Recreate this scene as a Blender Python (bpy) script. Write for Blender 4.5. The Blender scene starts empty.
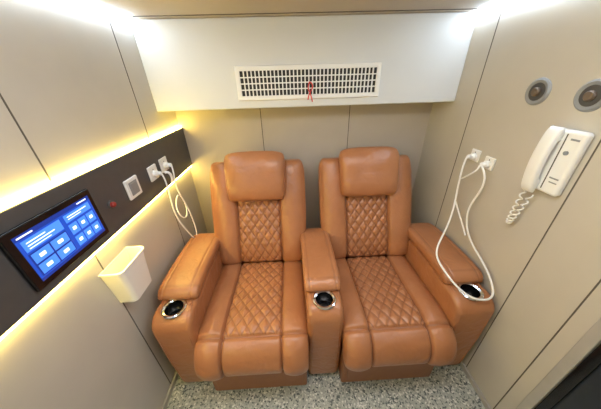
import bpy, bmesh, math, random
from mathutils import Vector, Matrix
random.seed(3)
scn = bpy.context.scene
COL = scn.collection
XL, XR, YB, YW, ZC, ZB = -.752, .969, 1.434, 1.654, 1.818, 1.403
YF = -0.9

# ------------------------------------------------------------- materials
def srgb(r, g, b):
    f = lambda c: (c/255/12.92) if c/255 <= .04045 else ((c/255+.055)/1.055)**2.4
    return (f(r), f(g), f(b), 1)

def mat(name, rgb, rough=.5, metal=0, noise=0, nscale=20, bump=0, bscale=200, emis=None, estr=0, coat=0, spec=.5):
    m = bpy.data.materials.new(name); m.use_nodes = True
    nt = m.node_tree; b = nt.nodes['Principled BSDF']
    c = srgb(*rgb)
    b.inputs['Base Color'].default_value = c
    b.inputs['Roughness'].default_value = rough
    b.inputs['Metallic'].default_value = metal
    b.inputs['Specular IOR Level'].default_value = spec
    if coat: b.inputs['Coat Weight'].default_value = coat
    tc = nt.nodes.new('ShaderNodeTexCoord')
    if noise:
        n = nt.nodes.new('ShaderNodeTexNoise'); n.inputs['Scale'].default_value = nscale
        n.inputs['Detail'].default_value = 4
        nt.links.new(tc.outputs['Object'], n.inputs['Vector'])
        r = nt.nodes.new('ShaderNodeValToRGB')
        r.color_ramp.elements[0].position = .3; r.color_ramp.elements[1].position = .7
        r.color_ramp.elements[0].color = tuple(x*(1-noise) for x in c[:3])+(1,)
        r.color_ramp.elements[1].color = tuple(min(1, x*(1+noise)) for x in c[:3])+(1,)
        nt.links.new(n.outputs['Fac'], r.inputs['Fac']); nt.links.new(r.outputs['Color'], b.inputs['Base Color'])
    if bump:
        n2 = nt.nodes.new('ShaderNodeTexNoise'); n2.inputs['Scale'].default_value = bscale
        nt.links.new(tc.outputs['Object'], n2.inputs['Vector'])
        bp = nt.nodes.new('ShaderNodeBump'); bp.inputs['Strength'].default_value = bump; bp.inputs['Distance'].default_value = .002
        nt.links.new(n2.outputs['Fac'], bp.inputs['Height']); nt.links.new(bp.outputs['Normal'], b.inputs['Normal'])
    if emis:
        b.inputs['Emission Color'].default_value = srgb(*emis); b.inputs['Emission Strength'].default_value = estr
    return m

M = {}
M['wall'] = mat('wall_laminate', (193, 188, 178), .34, noise=.03, nscale=6, bump=.05, bscale=300)
M['wallback'] = mat('wall_back_laminate', (190, 181, 168), .40, noise=.03, nscale=6)
M['ceil'] = mat('ceiling_panel', (182, 172, 160), .5, noise=.02)
M['box'] = mat('duct_panel', (214, 216, 216), .45, noise=.015, nscale=5)
M['seam'] = mat('seam_dark', (92, 86, 78), .7, noise=.1)
M['panel'] = mat('console_charcoal', (74, 73, 74), .45, noise=.06, nscale=30)
M['white'] = mat('white_plastic', (236, 236, 234), .35, noise=.01)
M['offwhite'] = mat('cream_plastic', (236, 235, 228), .4, noise=.01)
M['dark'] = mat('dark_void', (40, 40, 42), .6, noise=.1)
M['black'] = mat('black_glass', (16, 17, 20), .12, noise=.1)
M['chrome'] = mat('chrome', (225, 225, 228), .12, metal=1, noise=.02)
M['steel'] = mat('brushed_steel', (160, 160, 162), .3, metal=1, noise=.05, nscale=60)
M['brass'] = mat('aged_brass', (112, 98, 86), .4, metal=.3, noise=.1)
M['grey'] = mat('grey_plastic', (140, 143, 146), .4, noise=.04)
M['red'] = mat('red_plastic', (150, 48, 42), .4, noise=.05)
M['ribbon'] = mat('red_ribbon', (205, 45, 45), .5, noise=.05)
M['base'] = mat('base_brown', (146, 98, 68), .5, noise=.06, bump=.2)
M['cord'] = mat('white_tube', (238, 238, 236), .35, noise=.01)
M['doorfr'] = mat('door_frame_metal', (176, 174, 170), .3, metal=.2, noise=.04)
M['door'] = mat('door_dark', (38, 44, 54), .35, noise=.1)
M['coolled'] = mat('cool_led', (235, 245, 255), .5, noise=.0, emis=(218, 236, 255), estr=25)
M['warmled'] = mat('warm_led', (255, 235, 150), .5, noise=.0, emis=(255, 222, 108), estr=46)
M['scr'] = mat('screen_blue', (10, 30, 110), .25, emis=(32, 84, 196), estr=1.0)
M['scr2'] = mat('screen_tile', (40, 90, 200), .25, emis=(78, 142, 232), estr=1.1)
M['scr3'] = mat('screen_icon', (230, 240, 255), .25, emis=(225, 238, 255), estr=1.3)
M['scr4'] = mat('screen_navy', (10, 20, 70), .25, emis=(26, 58, 150), estr=1.0)

def leather():
    m = bpy.data.materials.new('tan_leather'); m.use_nodes = True
    nt = m.node_tree; b = nt.nodes['Principled BSDF']
    tc = nt.nodes.new('ShaderNodeTexCoord')
    n = nt.nodes.new('ShaderNodeTexNoise'); n.inputs['Scale'].default_value = 9; n.inputs['Detail'].default_value = 5
    nt.links.new(tc.outputs['Object'], n.inputs['Vector'])
    r = nt.nodes.new('ShaderNodeValToRGB')
    r.color_ramp.elements[0].position = .3; r.color_ramp.elements[1].position = .72
    r.color_ramp.elements[0].color = srgb(163, 107, 70); r.color_ramp.elements[1].color = srgb(175, 117, 78)
    nt.links.new(n.outputs['Fac'], r.inputs['Fac'])
    a = nt.nodes.new('ShaderNodeAttribute'); a.attribute_name = 'thread'
    mx = nt.nodes.new('ShaderNodeMix'); mx.data_type = 'RGBA'
    nt.links.new(a.outputs['Fac'], mx.inputs['Factor'])
    nt.links.new(r.outputs['Color'], mx.inputs['A']); mx.inputs['B'].default_value = srgb(108, 62, 38)
    nt.links.new(mx.outputs['Result'], b.inputs['Base Color'])
    b.inputs['Roughness'].default_value = .33
    b.inputs['Specular IOR Level'].default_value = .6
    v = nt.nodes.new('ShaderNodeTexVoronoi'); v.inputs['Scale'].default_value = 260
    nt.links.new(tc.outputs['Object'], v.inputs['Vector'])
    n3 = nt.nodes.new('ShaderNodeTexNoise'); n3.inputs['Scale'].default_value = 16; n3.inputs['Distortion'].default_value = .6
    nt.links.new(tc.outputs['Object'], n3.inputs['Vector'])
    b1 = nt.nodes.new('ShaderNodeBump'); b1.inputs['Strength'].default_value = .22; b1.inputs['Distance'].default_value = .001
    nt.links.new(v.outputs['Distance'], b1.inputs['Height'])
    b2 = nt.nodes.new('ShaderNodeBump'); b2.inputs['Strength'].default_value = .45; b2.inputs['Distance'].default_value = .012
    nt.links.new(n3.outputs['Fac'], b2.inputs['Height']); nt.links.new(b1.outputs['Normal'], b2.inputs['Normal'])
    nt.links.new(b2.outputs['Normal'], b.inputs['Normal'])
    return m
M['leather'] = leather()

def terrazzo():
    m = bpy.data.materials.new('terrazzo_floor'); m.use_nodes = True
    nt = m.node_tree; b = nt.nodes['Principled BSDF']
    tc = nt.nodes.new('ShaderNodeTexCoord')
    v = nt.nodes.new('ShaderNodeTexVoronoi'); v.inputs['Scale'].default_value = 130
    nt.links.new(tc.outputs['Object'], v.inputs['Vector'])
    sep = nt.nodes.new('ShaderNodeSeparateColor'); nt.links.new(v.outputs['Color'], sep.inputs['Color'])
    r = nt.nodes.new('ShaderNodeValToRGB'); r.color_ramp.interpolation = 'CONSTANT'
    e = r.color_ramp.elements
    e[0].position = 0; e[0].color = srgb(92, 100, 102)
    e[1].position = .14; e[1].color = srgb(164, 170, 166)
    for p, c in ((.5, (182, 187, 182)), (.8, (220, 222, 217)), (.92, (134, 141, 140))):
        x = e.new(p); x.color = srgb(*c)
    nt.links.new(sep.outputs[0], r.inputs['Fac']); nt.links.new(r.outputs['Color'], b.inputs['Base Color'])
    b.inputs['Roughness'].default_value = .35
    return m
M['floor'] = terrazzo()

# ------------------------------------------------------------- helpers
def link(name, me, mats, parent=None, smooth=False, wn=False):
    o = bpy.data.objects.new(name, me); COL.objects.link(o)
    for m in (mats if isinstance(mats, (list, tuple)) else [mats]): me.materials.append(m)
    if smooth:
        for p in me.polygons: p.use_smooth = True
    if wn:
        w = o.modifiers.new('wn', 'WEIGHTED_NORMAL'); w.keep_sharp = True
    if parent:
        o.parent = parent; o.location = -parent.location
    return o

def root(name, loc=(0, 0, 0)):
    e = bpy.data.objects.new(name, None); e.empty_display_size = .05; e.location = loc
    COL.objects.link(e); return e

def bmbox(bm, x0, x1, y0, y1, z0, z1, bev=0, seg=3, rot=None):
    r = bmesh.ops.create_cube(bm, size=1)
    vs = r['verts']
    bmesh.ops.scale(bm, vec=(x1-x0, y1-y0, z1-z0), verts=vs)
    if bev:
        es = list({e for v in vs for e in v.link_edges})
        rr = bmesh.ops.bevel(bm, geom=es, offset=bev, segments=seg, profile=.5, affect='EDGES', clamp_overlap=True)
        vs = list({v for f in rr['faces'] for v in f.verts} | {v for v in vs if v.is_valid})
    if rot: bmesh.ops.rotate(bm, cent=(0, 0, 0), matrix=rot, verts=vs)
    bmesh.ops.translate(bm, vec=((x0+x1)/2, (y0+y1)/2, (z0+z1)/2), verts=vs)
    return vs

def box(name, x0, x1, y0, y1, z0, z1, m, bev=0, seg=3, parent=None, rot=None):
    bm = bmesh.new(); bmbox(bm, x0, x1, y0, y1, z0, z1, bev, seg, rot)
    me = bpy.data.meshes.new(name); bm.to_mesh(me); bm.free()
    return link(name, me, m, parent, smooth=bev > 0, wn=bev > 0)

def boxes(name, lst, m, parent=None):
    bm = bmesh.new()
    for b in lst: bmbox(bm, *b)
    me = bpy.data.meshes.new(name); bm.to_mesh(me); bm.free()
    return link(name, me, m, parent)

def lathe(name, prof, c, axis, m, parent=None, seg=48, sharp=False):
    bm = bmesh.new(); rings = []
    ax = Vector(axis).normalized(); t = Vector((0, 0, 1)) if abs(ax.z) < .9 else Vector((1, 0, 0))
    e1 = ax.cross(t).normalized(); e2 = ax.cross(e1)
    for r, h in prof:
        rings.append([bm.verts.new(Vector(c)+ax*h+(e1*math.cos(2*math.pi*i/seg)+e2*math.sin(2*math.pi*i/seg))*max(r, 1e-5)) for i in range(seg)])
    for a, b in zip(rings, rings[1:]):
        for i in range(seg): bm.faces.new((a[i], a[(i+1) % seg], b[(i+1) % seg], b[i]))
    bmesh.ops.remove_doubles(bm, verts=bm.verts, dist=1e-6)
    bmesh.ops.recalc_face_normals(bm, faces=bm.faces)
    me = bpy.data.meshes.new(name); bm.to_mesh(me); bm.free()
    o = link(name, me, m, parent, smooth=True)
    try: me.set_sharp_from_angle(angle=math.radians(35))
    except Exception: pass
    return o

def tube(name, pts, r, m, parent=None, cyclic=False, res=8):
    cu = bpy.data.curves.new(name, 'CURVE'); cu.dimensions = '3D'
    sp = cu.splines.new('NURBS'); sp.points.add(len(pts)-1)
    for p, q in zip(sp.points, pts): p.co = (*q, 1)
    sp.order_u = 4; sp.use_endpoint_u = not cyclic; sp.use_cyclic_u = cyclic; sp.resolution_u = res
    cu.bevel_depth = r; cu.bevel_resolution = 3; cu.use_fill_caps = True
    o = bpy.data.objects.new(name, cu); COL.objects.link(o); cu.materials.append(m)
    if parent: o.parent = parent; o.location = -parent.location
    return o

def resample(pts, n):
    P = [Vector((0, a, b)) for a, b in pts]
    out = []
    Q = [P[0]*2-P[1]]+P+[P[-1]*2-P[-2]]
    for i in range(1, len(Q)-2):
        for k in range(24):
            t = k/24; a, b, c, d = Q[i-1:i+3]
            out.append(.5*((2*b)+(c-a)*t+(2*a-5*b+4*c-d)*t*t+(3*b-a-3*c+d)*t**3))
    out.append(P[-1])
    L = [0]
    for a, b in zip(out, out[1:]): L.append(L[-1]+(b-a).length)
    res = []; j = 0
    for k in range(n+1):
        s = L[-1]*k/n
        while j < len(L)-2 and L[j+1] < s: j += 1
        t = (s-L[j])/max(L[j+1]-L[j], 1e-9); res.append(out[j].lerp(out[j+1], min(max(t, 0), 1)))
    return res, L[-1]

def pad(name, cx, prof, w, tf, tb, m, parent=None, p=4, q=14, qc=18, h=None, nu=60, nv=60, wf=None, tfun=None, xf=None):
    """upholstered cushion swept along a (y,z) profile; outward normal on the front side"""
    pts, L = resample(prof, nv*4)
    vs = []
    for k in range(nv+1):
        a = k/nv*2-1
        vs.append(a*.7+.3*math.sin(a*math.pi/2))
    us = []
    for k in range(nu+1):
        a = k/nu*2-1
        us.append(a*.55+.45*math.sin(a*math.pi/2))
    bm = bmesh.new(); lay = bm.verts.layers.float.new('thread')
    F = []; B = []
    for v in vs:
        fidx = (v+1)/2*(len(pts)-1); i = min(int(fidx), len(pts)-2); c = pts[i].lerp(pts[i+1], fidx-i)
        i0 = max(0, i-3); i1 = min(len(pts)-1, i+4)
        t = (pts[i1]-pts[i0]).normalized(); N = Vector((0, t.z, -t.y))
        ev = max(0, 1-abs(v)**q)**(1/2.2); wc = max(0, 1-abs(v)**qc)**(1/2.2)
        ww = w/2*(.86+.14*wc)*(wf(v) if wf else 1)
        s = (v+1)/2*L
        rf = []; rb = []
        for u in us:
            eu = max(0, 1-abs(u)**p)**(1/p) if abs(u) < 1 else 0
            x = u*ww; d = 0; th = 0
            e = eu*ev
            if h:
                d, th = h(x, s, L, u, v)
            tt = tf*(tfun(v) if tfun else 1)
            a = bm.verts.new(Vector((cx+x, c.y, c.z))+N*(tt*e+d*min(1, e*1.5))); a[lay] = th
            rf.append(a)
            if abs(u) >= 1 or abs(v) >= 1: rb.append(a)
            else:
                b = bm.verts.new(Vector((cx+x, c.y, c.z))-N*(tb*e)); rb.append(b)
        F.append(rf); B.append(rb)
    for j in range(nv):
        for i in range(nu):
            bm.faces.new((F[j][i], F[j][i+1], F[j+1][i+1], F[j+1][i]))
            try: bm.faces.new((B[j][i], B[j+1][i], B[j+1][i+1], B[j][i+1]))
            except ValueError: pass
    if xf: bmesh.ops.transform(bm, matrix=xf, verts=bm.verts)
    bmesh.ops.recalc_face_normals(bm, faces=bm.faces)
    me = bpy.data.meshes.new(name); bm.to_mesh(me); bm.free()
    return link(name, me, m, parent, smooth=True)

G = lambda d, s: math.exp(-(d/s)**2)
def quilt(x, s, dx, dy):
    a = x/dx+s/dy; b = x/dx-s/dy
    da = abs(a-round(a)); db = abs(b-round(b)); k = 1/math.sqrt(1/dx**2+1/dy**2)
    return min(da, db)*k

# ------------------------------------------------------------- room shell
floor = box('floor', XL-.05, XR+.05, YF-.05, YW+.05, -.05, 0, M['floor'])
ceil = box('ceiling', XL-.05, XR+.05, YF-.05, YW+.05, ZC, ZC+.05, M['ceil'])
wl = box('wall_left', XL-.05, XL, YF, YW, 0, ZC, M['wall'])
wr = box('wall_right', XR, XR+.05, YF, YW, 0, ZC, M['wall'])
wb = box('wall_back', XL-.05, XR+.05, YW, YW+.05, 0, ZC, M['wallback'])
wf_ = box('wall_front', XL-.05, XR+.05, YF-.05, YF, 0, ZC, M['wall'])
sw = .0022
boxes('panel_seams_left', [(XL, XL+.0012, y-sw, y+sw, 0.03, ZC) for y in (.12, .70, 1.277)], M['seam'], wl)
boxes('panel_seams_right', [(XR-.0012, XR, y-sw, y+sw, 0.03, ZC) for y in (.485, .685, 1.28)], M['seam'], wr)
boxes('panel_seams_back', [(x-sw, x+sw, YW-.0012, YW, 0.03, ZB) for x in (-.196, .404)], M['seam'], wb)
box('baseboard_left', XL, XL+.012, YF, YW, 0, .035, M['doorfr'], .002, 1)
box('baseboard_right', XR-.012, XR, .43, YW, 0, .035, M['doorfr'], .002, 1)
box('baseboard_back', XL+.012, XR-.012, YW-.012, YW, 0, .035, M['doorfr'], .002, 1)
boxes('trim_1', [(XL+.05, XR-.05, YB-.06, YB-.056, ZC-.003, ZC)], M['seam'])

# air duct box
duct = root('air_duct_housing', (0, YB, ZB))
box('housing', XL, XR, YB, YW, ZB, ZC, M['box'], .006, 2, duct)

# vent
vent = root('air_vent_grille', (.112, YB, 1.53))
vx0, vx1, vz0, vz1 = -.283, .507, 1.444, 1.613
fr = .024
bm = bmesh.new()
def rect(x0, x1, z0, z1, y): return [bm.verts.new((x0, y, z0)), bm.verts.new((x1, y, z0)), bm.verts.new((x1, y, z1)), bm.verts.new((x0, y, z1))]
RR = [rect(vx0, vx1, vz0, vz1, YB), rect(vx0, vx1, vz0, vz1, YB-.006), rect(vx0+.004, vx1-.004, vz0+.004, vz1-.004, YB-.012), rect(vx0+fr-.004, vx1-fr+.004, vz0+fr-.004, vz1-fr+.004, YB-.012),
      rect(vx0+fr, vx1-fr, vz0+fr, vz1-fr, YB-.010), rect(vx0+fr, vx1-fr, vz0+fr, vz1-fr, YB)]
for a, b in zip(RR, RR[1:]):
    for i in range(4): bm.faces.new((a[i], a[(i+1) % 4], b[(i+1) % 4], b[i]))
bmesh.ops.recalc_face_normals(bm, faces=bm.faces)
me = bpy.data.meshes.new('frame'); bm.to_mesh(me); bm.free(); link('frame', me, M['white'], vent)
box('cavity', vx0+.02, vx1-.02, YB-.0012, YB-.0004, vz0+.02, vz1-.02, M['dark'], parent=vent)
lst = []
nb = 36
for i in range(1, nb):
    x = vx0+fr+(vx1-vx0-2*fr)*i/nb
    lst.append((x-.003, x+.003, YB-.010, YB-.002, vz0+fr, vz1-fr))
boxes('vertical_louvers', lst, M['white'], vent)
lst = []
for i in range(1, 4):
    z = vz0+fr+(vz1-vz0-2*fr)*i/4
    lst.append((vx0+fr, vx1-fr, YB-.009, YB-.004, z-.003, z+.003))
boxes('horizontal_louvers', lst, M['white'], vent)
tube('red_ribbon', [(.115, YB-.015, 1.53), (.10, YB-.022, 1.50), (.118, YB-.02, 1.48), (.125, YB-.02, 1.45), (.13, YB-.02, 1.43)], .003, M['ribbon'], vent)
tube('red_ribbon_tail', [(.115, YB-.015, 1.53), (.135, YB-.022, 1.52), (.13, YB-.02, 1.49), (.108, YB-.02, 1.47), (.105, YB-.02, 1.44)], .003, M['ribbon'], vent)

# ------------------------------------------------------------- LED strips
led = root('ceiling_led_strip', (XL, .2, ZC))
box('diffuser', XL, XL+.026, YF, YB, ZC-.016, ZC, M['coolled'], parent=led)
led = root('ceiling_led_strip.001', (XR, .2, ZC))
box('diffuser', XR-.026, XR, YF, YB, ZC-.016, ZC, M['coolled'], parent=led)

# wall console (dark band) with warm back-light
PX = XL+.024
con = root('wall_console_panel', (XL, .4, 1.13))
box('fascia', XL+.004, PX, YF, YW, 1.014, 1.276, M['panel'], .002, 1, con)
box('led_strip_upper', XL, XL+.014, YF, YW, 1.276, 1.288, M['warmled'], parent=con)
box('led_strip_lower', XL, XL+.014, YF, YW, 1.002, 1.014, M['warmled'], parent=con)

# tablet
tb = root('touchscreen_tablet', (PX, .65, 1.12))
ty0, ty1, tz0, tz1 = .478, .768, 1.046, 1.232
box('bezel', PX, PX+.012, ty0, ty1, tz0, tz1, M['black'], .005, 3, tb)
sx = PX+.012
sy0, sy1, sz0, sz1 = ty0+.022, ty1-.018, tz0+.020, tz1-.020
box('display', sx, sx+.0006, sy0, sy1, sz0, sz1, M['scr'], parent=tb)
W_, H_ = sy1-sy0, sz1-sz0
def T(a, b, c, d, k): return (sx+.0006, sx+.0006+k, sy0+a*W_, sy0+b*W_, sz0+c*H_, sz0+d*H_)
boxes('display_header', [T(0, 1, .91, 1, .0003), T(0, 1, 0, .06, .0003), T(.03, .50, .09, .60, .0002)], M['scr4'], tb)
boxes('display_tiles', [T(.04, .5, .64, .87, .0004), T(.05, .26, .36, .57, .0004), T(.28, .49, .36, .57, .0004), T(.05, .26, .11, .32, .0004), T(.28, .49, .11, .32, .0004),
      T(.56, .96, .70, .87, .0004), T(.56, .68, .4, .64, .0004), T(.70, .82, .4, .64, .0004), T(.84, .96, .4, .64, .0004), T(.56, .68, .1, .34, .0004), T(.70, .82, .1, .34, .0004), T(.84, .96, .1, .34, .0004)], M['scr2'], tb)
boxes('display_icons', [T(.08, .3, .79, .81, .0007), T(.08, .4, .73, .75, .0007), T(.08, .34, .675, .69, .0007), T(.12, .19, .43, .50, .0007), T(.35, .42, .43, .50, .0007), T(.12, .19, .18, .25, .0007), T(.35, .42, .18, .25, .0007),
      T(.6, .9, .80, .82, .0007), T(.6, .8, .75, .765, .0007), T(.595, .645, .49, .56, .0007), T(.735, .785, .49, .56, .0007), T(.875, .925, .49, .56, .0007), T(.595, .645, .19, .26, .0007), T(.735, .785, .19, .26, .0007), T(.875, .925, .19, .26, .0007),
      T(.03, .2, .94, .965, .0007), T(.8, .95, .94, .965, .0007)], M['scr3'], tb)

# red call knob
KY, KZ = .838, 1.128
kb = root('red_call_button', (PX, KY, KZ))
lathe('collar', [(0, 0), (.017, 0), (.017, .004), (.013, .006), (0, .006)], (PX, KY, KZ), (1, 0, 0), M['panel'], kb)
lathe('button', [(.011, .005), (.011, .014), (.008, .017), (0, .018)], (PX, KY, KZ), (1, 0, 0), M['red'], kb)

# switch
SY, SZ = .985, 1.136
th = root('wall_control_switch', (PX, SY, SZ))
box('plate', PX, PX+.011, SY-.045, SY+.045, SZ-.045, SZ+.045, M['white'], .005, 3, th)
box('rocker_recess', PX+.011, PX+.012, SY-.028, SY+.028, SZ-.03, SZ+.03, M['grey'], parent=th)
box('rocker', PX+.011, PX+.015, SY-.022, SY+.022, SZ-.024, SZ+.024, M['grey'], .003, 2, parent=th)

def socket_x(name, xw, sgn, y, z, s=.04, plug=True):
    r = root(name, (xw, y, z))
    a, b = sorted((xw, xw+sgn*.009)); box('plate', a, b, y-s, y+s, z-s, z+s, M['white'], .004, 3, r)
    a, b = sorted((xw+sgn*.009, xw+sgn*.0098))
    boxes('slots', [(a, b, y-.012, y-.008, z-.01, z+.008), (a, b, y+.008, y+.012, z-.01, z+.008), (a, b, y-.002, y+.002, z+.014, z+.02)], M['dark'], r)
    if plug:
        lathe('connector', [(0, 0), (.017, 0), (.017, .014), (.011, .02), (.011, .034), (.006, .038), (0, .038)], (xw+sgn*.009, y, z-.005), (sgn, 0, 0), M['white'], r, 32)
    return r
socket_x('oxygen_outlet', PX, 1, 1.165, 1.138, .038)
socket_x('oxygen_outlet.001', PX, 1, 1.285, 1.142, .038)
socket_x('oxygen_outlet.002', XR, -1, 1.145, 1.168, .030)
socket_x('oxygen_outlet.003', XR, -1, 1.045, 1.158, .030)

# tubes left
c = root('breathing_tube', (PX, 1.22, 1.0))
x0 = PX+.045
tube('hose', [(x0, 1.165, 1.133), (x0+.015, 1.16, 1.10), (x0+.01, 1.155, 1.0), (x0+.0, 1.16, .88), (x0+.01, 1.19, .78), (x0+.02, 1.24, .66), (x0+.02, 1.285, .61), (x0+.02, 1.315, .68), (x0+.01, 1.31, .85), (x0, 1.28, .95), (x0+.01, 1.24, 1.04), (x0+.01, 1.27, 1.10), (x0, 1.285, 1.137)], .0042, M['cord'], c)
tube('mask_loop', [(x0+.01, 1.17, .91), (x0+.01, 1.22, .98), (x0+.01, 1.27, .96), (x0+.015, 1.29, .87), (x0+.02, 1.25, .81), (x0+.02, 1.19, .84)], .004, M['cord'], c, cyclic=True)
tube('mask_hook', [(x0-.005, 1.21, 1.12), (x0+.02, 1.21, 1.13), (x0+.025, 1.22, 1.09), (x0+.01, 1.22, 1.06)], .007, M['white'], c)

# tube right
c = root('breathing_tube.001', (.93, 1.1, 1.0))
tube('hose', [(XR-.047, 1.145, 1.163), (XR-.06, 1.14, 1.13), (.91, 1.13, 1.02), (.905, 1.10, .90), (.86, 1.04, .80), (.77, .965, .72), (.737, .90, .70), (.733, .83, .69),
              (.755, .76, .655), (.80, .705, .625), (.86, .685, .617), (.925, .70, .618), (.95, .765, .65), (.95, .84, .70), (.935, .93, .745), (.92, .99, .82), (.915, 1.02, .92),
              (.93, 1.00, 1.02), (.925, .985, 1.08), (.92, 1.00, 1.13), (.925, 1.045, 1.153)], .0048, M['cord'], c)
tube('mask_branch', [(.915, 1.12, 1.05), (.90, 1.06, 1.10), (.90, 1.02, 1.13), (.915, 1.04, 1.15)], .0044, M['cord'], c)
tube('mask_tail', [(.905, 1.10, .92), (.915, 1.06, .86), (.925, 1.0, .80), (.915, .97, .78)], .0044, M['cord'], c)

# white wall bin
bn = root('wall_storage_bin', (XL, .76, .86))
bm = bmesh.new()
def ring(y0, y1, x1, z, rr, inset=0):
    x0 = XL+.001+inset; y0 += inset; y1 -= inset; x1 -= inset
    pts = [(x0, y0), ]
    for k in range(7):
        a = -math.pi/2+k/6*math.pi/2; pts.append((x1-rr+rr*math.cos(a), y0+rr+rr*math.sin(a)))
    for k in range(7):
        a = k/6*math.pi/2; pts.append((x1-rr+rr*math.cos(a), y1-rr+rr*math.sin(a)))
    pts.append((x0, y1))
    return [bm.verts.new((px, py, z)) for px, py in pts]
R_ = [ring(.69, .82, XL+.072, .738, .02), ring(.677, .833, XL+.080, .875, .022), ring(.673, .837, XL+.082, .905, .022), ring(.668, .842, XL+.087, .909, .024), ring(.668, .842, XL+.087, .915, .024),
      ring(.673, .837, XL+.082, .915, .022, .003), ring(.69, .82, XL+.070, .75, .02, .003)]
for a, b in zip(R_, R_[1:]):
    n = len(a)
    for i in range(n): bm.faces.new((a[i], a[(i+1) % n], b[(i+1) % n], b[i]))
bm.faces.new(R_[0]); bm.faces.new(R_[-1])
bmesh.ops.recalc_face_normals(bm, faces=bm.faces)
me = bpy.data.meshes.new('bin_body'); bm.to_mesh(me); bm.free()
o = link('bin_body', me, M['offwhite'], bn, smooth=True); me.set_sharp_from_angle(angle=math.radians(40))

# ------------------------------------------------------------- right wall fixtures
for i, (y, z) in enumerate(((.955, 1.478), (.770, 1.475))):
    r = root('pressure_valve_knob' if i == 0 else 'pressure_valve_knob.001', (XR, y, z))
    lathe('escutcheon', [(0, .001), (.030, .001), (.032, .005), (.042, .008), (.048, .004), (.049, 0)], (XR, y, z), (-1, 0, 0), M['grey'], r)
    lathe('recess', [(.032, .0055), (.0, .0055)], (XR, y, z), (-1, 0, 0), M['panel'], r)
    lathe('knob', [(.016, .004), (.016, .012), (.013, .016), (.006, .017), (0, .015)], (XR, y, z), (-1, 0, 0), M['brass'], r)

RZ = Matrix.Rotation(-math.pi/2, 4, 'Z')
PY = -.044
ph = root('wall_intercom_phone', (XR, .76, 1.25))
box('cradle', XR-.030, XR, .745+PY, .853+PY, 1.145, 1.372, M['white'], .012, 4, ph)
def at(mx): return Matrix.Translation(mx) @ RZ
pad('handset', 0, [(.006, .122), (-.004, .085), (-.011, .04), (-.013, 0), (-.011, -.04), (-.004, -.085), (.006, -.122)], .048, .014, .014, M['white'], ph,
    p=3, q=8, qc=6, nu=20, nv=40, tfun=lambda v: 1+.45*abs(v)**3, xf=at((XR-.048, .83+PY, 1.257)))
box('earpiece_block', XR-.050, XR-.026, .811+PY, .849+PY, 1.33, 1.366, M['white'], .006, 3, ph)
box('mouthpiece_block', XR-.050, XR-.026, .811+PY, .849+PY, 1.150, 1.186, M['white'], .006, 3, ph)
boxes('label_strip', [(XR-.0312, XR-.030, .758+PY, .79+PY, 1.205, 1.21), (XR-.0312, XR-.030, .758+PY, .785+PY, 1.19, 1.194), (XR-.0312, XR-.030, .758+PY, .785+PY, 1.342, 1.348)], M['grey'], ph)
boxes('handset_groove', [(XR-.0312, XR-.030, .799+PY, .8025+PY, 1.16, 1.36)], M['seam'], ph)
lathe('hook_switch', [(.007, 0), (.007, .006), (0, .007)], (XR-.029, .778+PY, 1.30), (-1, 0, 0), M['grey'], ph, 20)
pts = []
for i in range(170):
    t = i/169; a = t*2*math.pi*16
    cy = .850+PY+.02*math.sin(t*math.pi); cz = 1.148-.18*math.sin(t*math.pi*.95)
    pts.append((XR-.03+.007*math.cos(a), cy+.007*math.sin(a)-.03*t, cz))
tube('coiled_cord', pts, .003, M['cord'], ph, res=3)

# door at right
dr = root('door_1', (XR, .0, .9))
box('frame_far', XR-.03, XR, .385, .42, 0, 1.75, M['doorfr'], .004, 2, dr)
box('frame_near', XR-.03, XR, -.50, -.465, 0, 1.75, M['doorfr'], .004, 2, dr)
box('frame_head', XR-.03, XR, -.465, .385, 1.715, 1.75, M['doorfr'], .004, 2, dr)
box('leaf', XR-.012, XR, -.465, .385, .0, 1.715, M['door'], parent=dr)
box('gasket', XR-.022, XR-.012, .355, .385, .02, 1.715, M['black'], .004, 2, dr)
box('window_rim', XR-.02, XR-.012, -.30, .25, .75, 1.5, M['doorfr'], .003, 2, dr)
box('window_pane', XR-.021, XR-.019, -.27, .22, .78, 1.47, M['black'], parent=dr)

# ------------------------------------------------------------- chairs
def seat_h(x, s, L, u, v):
    cw = .142; d = 0; th = 0
    sm = .525
    ax = abs(x)
    g = G(ax-cw, .006)
    d -= .015*g; th = max(th, .6*G(ax-cw, .003))
    if ax > cw:
        k = (ax-cw)/(.27-cw); d += .016*math.sin(min(1, max(0, k))*math.pi)**.7
    if ax < cw-.002 and s < sm-.004:
        q = quilt(x, s+.02, .057, .078); d += .0065*(1-G(q, .008))-.005; th = max(th, .75*G(q, .0024))
        d += .006*math.cos(x/cw*math.pi/2)
    d -= .012*G(s-sm, .007); th = max(th, .5*G(s-sm, .003))
    if s > sm: d += .008*math.sin(min(1, (s-sm)/(L-sm))*math.pi)
    return d, th
def back_h(x, s, L, u, v):
    cw = .138; d = 0; th = 0
    ax = abs(x); g = G(ax-cw, .007)
    d -= .017*g; th = .6*G(ax-cw, .003)
    if ax > cw:
        k = (ax-cw)/(.30-cw); d += .030*math.sin(min(1, max(0, k))*math.pi)**.7
    elif s > .1:
        q = quilt(x, s, .0552, .078); d += .0065*(1-G(q, .008))-.005; th = max(th, .75*G(q, .0024))
        d += .008*math.cos(x/cw*math.pi/2)
    return d, th
def head_h(x, s, L, u, v):
    return .006*math.cos(u*math.pi/2), 0
def armpad_h(x, s, L, u, v):
    th = .4*G(abs(x)-.066, .0018)+.4*G(s-(L-.05), .0018)
    return -.003*G(abs(x)-.066, .004), min(th, .45)

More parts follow.
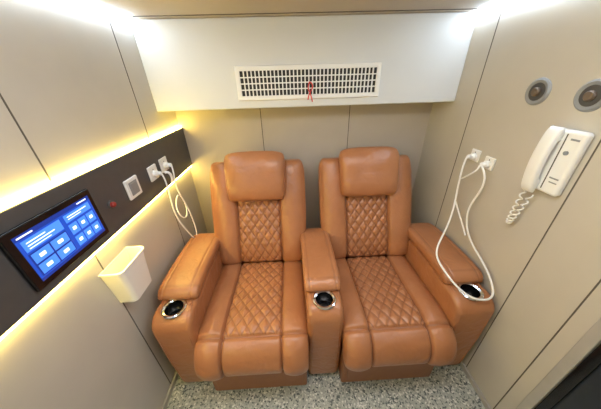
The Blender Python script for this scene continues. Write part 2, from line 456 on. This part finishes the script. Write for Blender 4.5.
def make_arm(cx, parent, tag, w=.19):
    bm = bmesh.new()
    prof = []
    y0, y1, z1 = .675, 1.30, .602
    prof += [(y1, .025), (y1, z1-.02)]
    rr = .075
    for k in range(9):
        a = math.pi/2+k/8*math.pi/2; prof.append((y0+rr+rr*math.cos(a), z1-rr+rr*math.sin(a)))
    prof += [(y0+.004, .30), (y0+.02, .06), (y0+.03, .025)]
    a = [bm.verts.new((cx-w/2, y, z)) for y, z in prof]; b = [bm.verts.new((cx+w/2, y, z)) for y, z in prof]
    bm.faces.new(a); bm.faces.new(b[::-1])
    n = len(a)
    for i in range(n): bm.faces.new((a[i], b[i], b[(i+1) % n], a[(i+1) % n]))
    bmesh.ops.recalc_face_normals(bm, faces=bm.faces)
    es = [e for e in bm.edges if (e.verts[0].co.x == e.verts[1].co.x)]
    bmesh.ops.bevel(bm, geom=es, offset=.026, segments=5, profile=.5, affect='EDGES', clamp_overlap=True)
    me = bpy.data.meshes.new(tag); bm.to_mesh(me); bm.free()
    o = link(tag, me, M['leather'], None, smooth=True)
    bm = bmesh.new(); bmesh.ops.create_cone(bm, cap_ends=True, segments=48, radius1=.043, radius2=.043, depth=.16)
    bmesh.ops.translate(bm, vec=(cx, .755, z1), verts=bm.verts)
    cm = bpy.data.meshes.new('cut'); bm.to_mesh(cm); bm.free(); co = bpy.data.objects.new('cut', cm); COL.objects.link(co)
    md = o.modifiers.new('b', 'BOOLEAN'); md.object = co; md.operation = 'DIFFERENCE'; md.solver = 'EXACT'
    dg = bpy.context.evaluated_depsgraph_get(); dg.update()
    nm = bpy.data.meshes.new_from_object(o.evaluated_get(dg)); o.modifiers.clear(); o.data = nm
    bpy.data.objects.remove(co)
    nm.set_sharp_from_angle(angle=math.radians(40))
    o.parent = parent; o.location = -parent.location
    lathe(tag+'_cup_holder', [(.041, -.07), (.041, .0), (.042, .004), (.050, .007), (.056, .005), (.057, .0), (.055, -.002)], (cx, .755, z1), (0, 0, 1), M['chrome'], parent)
    lathe(tag+'_cup_well', [(.0, -.068), (.0405, -.068), (.0408, -.004)], (cx, .755, z1), (0, 0, 1), M['black'], parent)
    lathe(tag+'_cup_base', [(.0, -.066), (.03, -.066), (.032, -.067)], (cx, .755, z1), (0, 0, 1), M['steel'], parent)
    pad(tag+'_pad', cx, [(1.33, .60), (1.22, .622), (1.05, .63), (.90, .63), (.835, .622), (.812, .595)], w+.012, .036, .03, M['leather'], parent, p=5, q=20, qc=12, h=armpad_h, nu=48, nv=60)
    for sx_ in (-1, 1):
        xx = cx+sx_*(w/2-.024)
        tube(tag+'_piping_%d' % (1 if sx_ < 0 else 2), [(xx, .80, z1+.0003), (xx, .75, z1+.0003), (xx, .71, z1-.012), (xx, .683, z1-.045), (xx, .675, z1-.09), (xx, .677, .35), (xx, .6785, .3), (xx, .695, .06)], .0022, M['leather'], parent)

def make_chair(name, cx):
    r = root(name, (cx, .95, 0))
    w = .545
    pad('seat_cushion', cx, [(1.22, .405), (1.05, .412), (.88, .42), (.74, .425), (.672, .405), (.643, .355), (.643, .305), (.650, .272)], w, .048, .05, M['leather'], r, p=7, q=26, qc=30, h=seat_h, nu=180, nv=200)
    pad('backrest', cx, [(1.50, 1.075), (1.47, 1.00), (1.415, .88), (1.345, .72), (1.27, .56), (1.235, .44)], w+.08, .055, .05, M['leather'], r, p=6, q=12, qc=8, h=back_h, nu=190, nv=190, wf=lambda v: 1-.04*max(0, v))
    pad('headrest_pillow', cx, [(1.455, 1.118), (1.405, 1.082), (1.375, 1.005), (1.345, .92), (1.335, .865)], .368, .08, .04, M['leather'], r, p=4, q=5, qc=6, h=head_h, nu=50, nv=50, wf=lambda v: 1-.03*v)
    box('base_plinth', cx-.262, cx+.262, .660, 1.30, 0.0, .255, M['base'], .012, 3, r)
    box('plinth_panel', cx-.235, cx+.235, .653, .662, .03, .22, M['base'], .004, 2, r)
    box('backrest_shell', cx-.24, cx+.24, 1.30, 1.50, .10, .55, M['leather'], .03, 4, r)
    return r
c1 = make_chair('recliner_chair', -.2325)
c2 = make_chair('recliner_chair.001', .485)
make_arm(-.593, c1, 'outer_armrest'); make_arm(.126, c1, 'centre_console', .176); make_arm(.850, c2, 'outer_armrest', .196)

# ------------------------------------------------------------- light, world, camera
def area(name, loc, rot, sx_, sy_, e, col):
    l = bpy.data.lights.new(name, 'AREA'); l.shape = 'RECTANGLE'; l.size = sx_; l.size_y = sy_; l.energy = e; l.color = col
    o = bpy.data.objects.new(name, l); o.location = loc; o.rotation_euler = rot; COL.objects.link(o)
area('added_overhead_fill', (.1, .45, ZC-.01), (0, 0, 0), .9, .25, 9, (1, .98, .95))  # added fill lamp out of view under the ceiling, no real fixture
w = bpy.data.worlds.new('World'); scn.world = w; w.use_nodes = True
w.node_tree.nodes['Background'].inputs['Color'].default_value = (.8, .85, .9, 1); w.node_tree.nodes['Background'].inputs['Strength'].default_value = .3

pt, yw, rl = .502, .032, .030
fwd = Vector((math.sin(yw)*math.cos(pt), math.cos(yw)*math.cos(pt), -math.sin(pt)))
right = Vector((math.cos(yw), -math.sin(yw), 0)); up = right.cross(fwd)
R = right*math.cos(rl)-up*math.sin(rl); U = right*math.sin(rl)+up*math.cos(rl)
cam = bpy.data.cameras.new('camera'); cam.sensor_width = 36; cam.lens = 230.672*36/601; cam.clip_start = .01
co = bpy.data.objects.new('camera', cam); COL.objects.link(co)
mw = Matrix.Identity(4)
for i in range(3): mw[i][0] = R[i]; mw[i][1] = U[i]; mw[i][2] = -fwd[i]
mw[2][3] = 1.55
co.matrix_world = mw
scn.camera = co
scn.view_settings.view_transform = 'Standard'
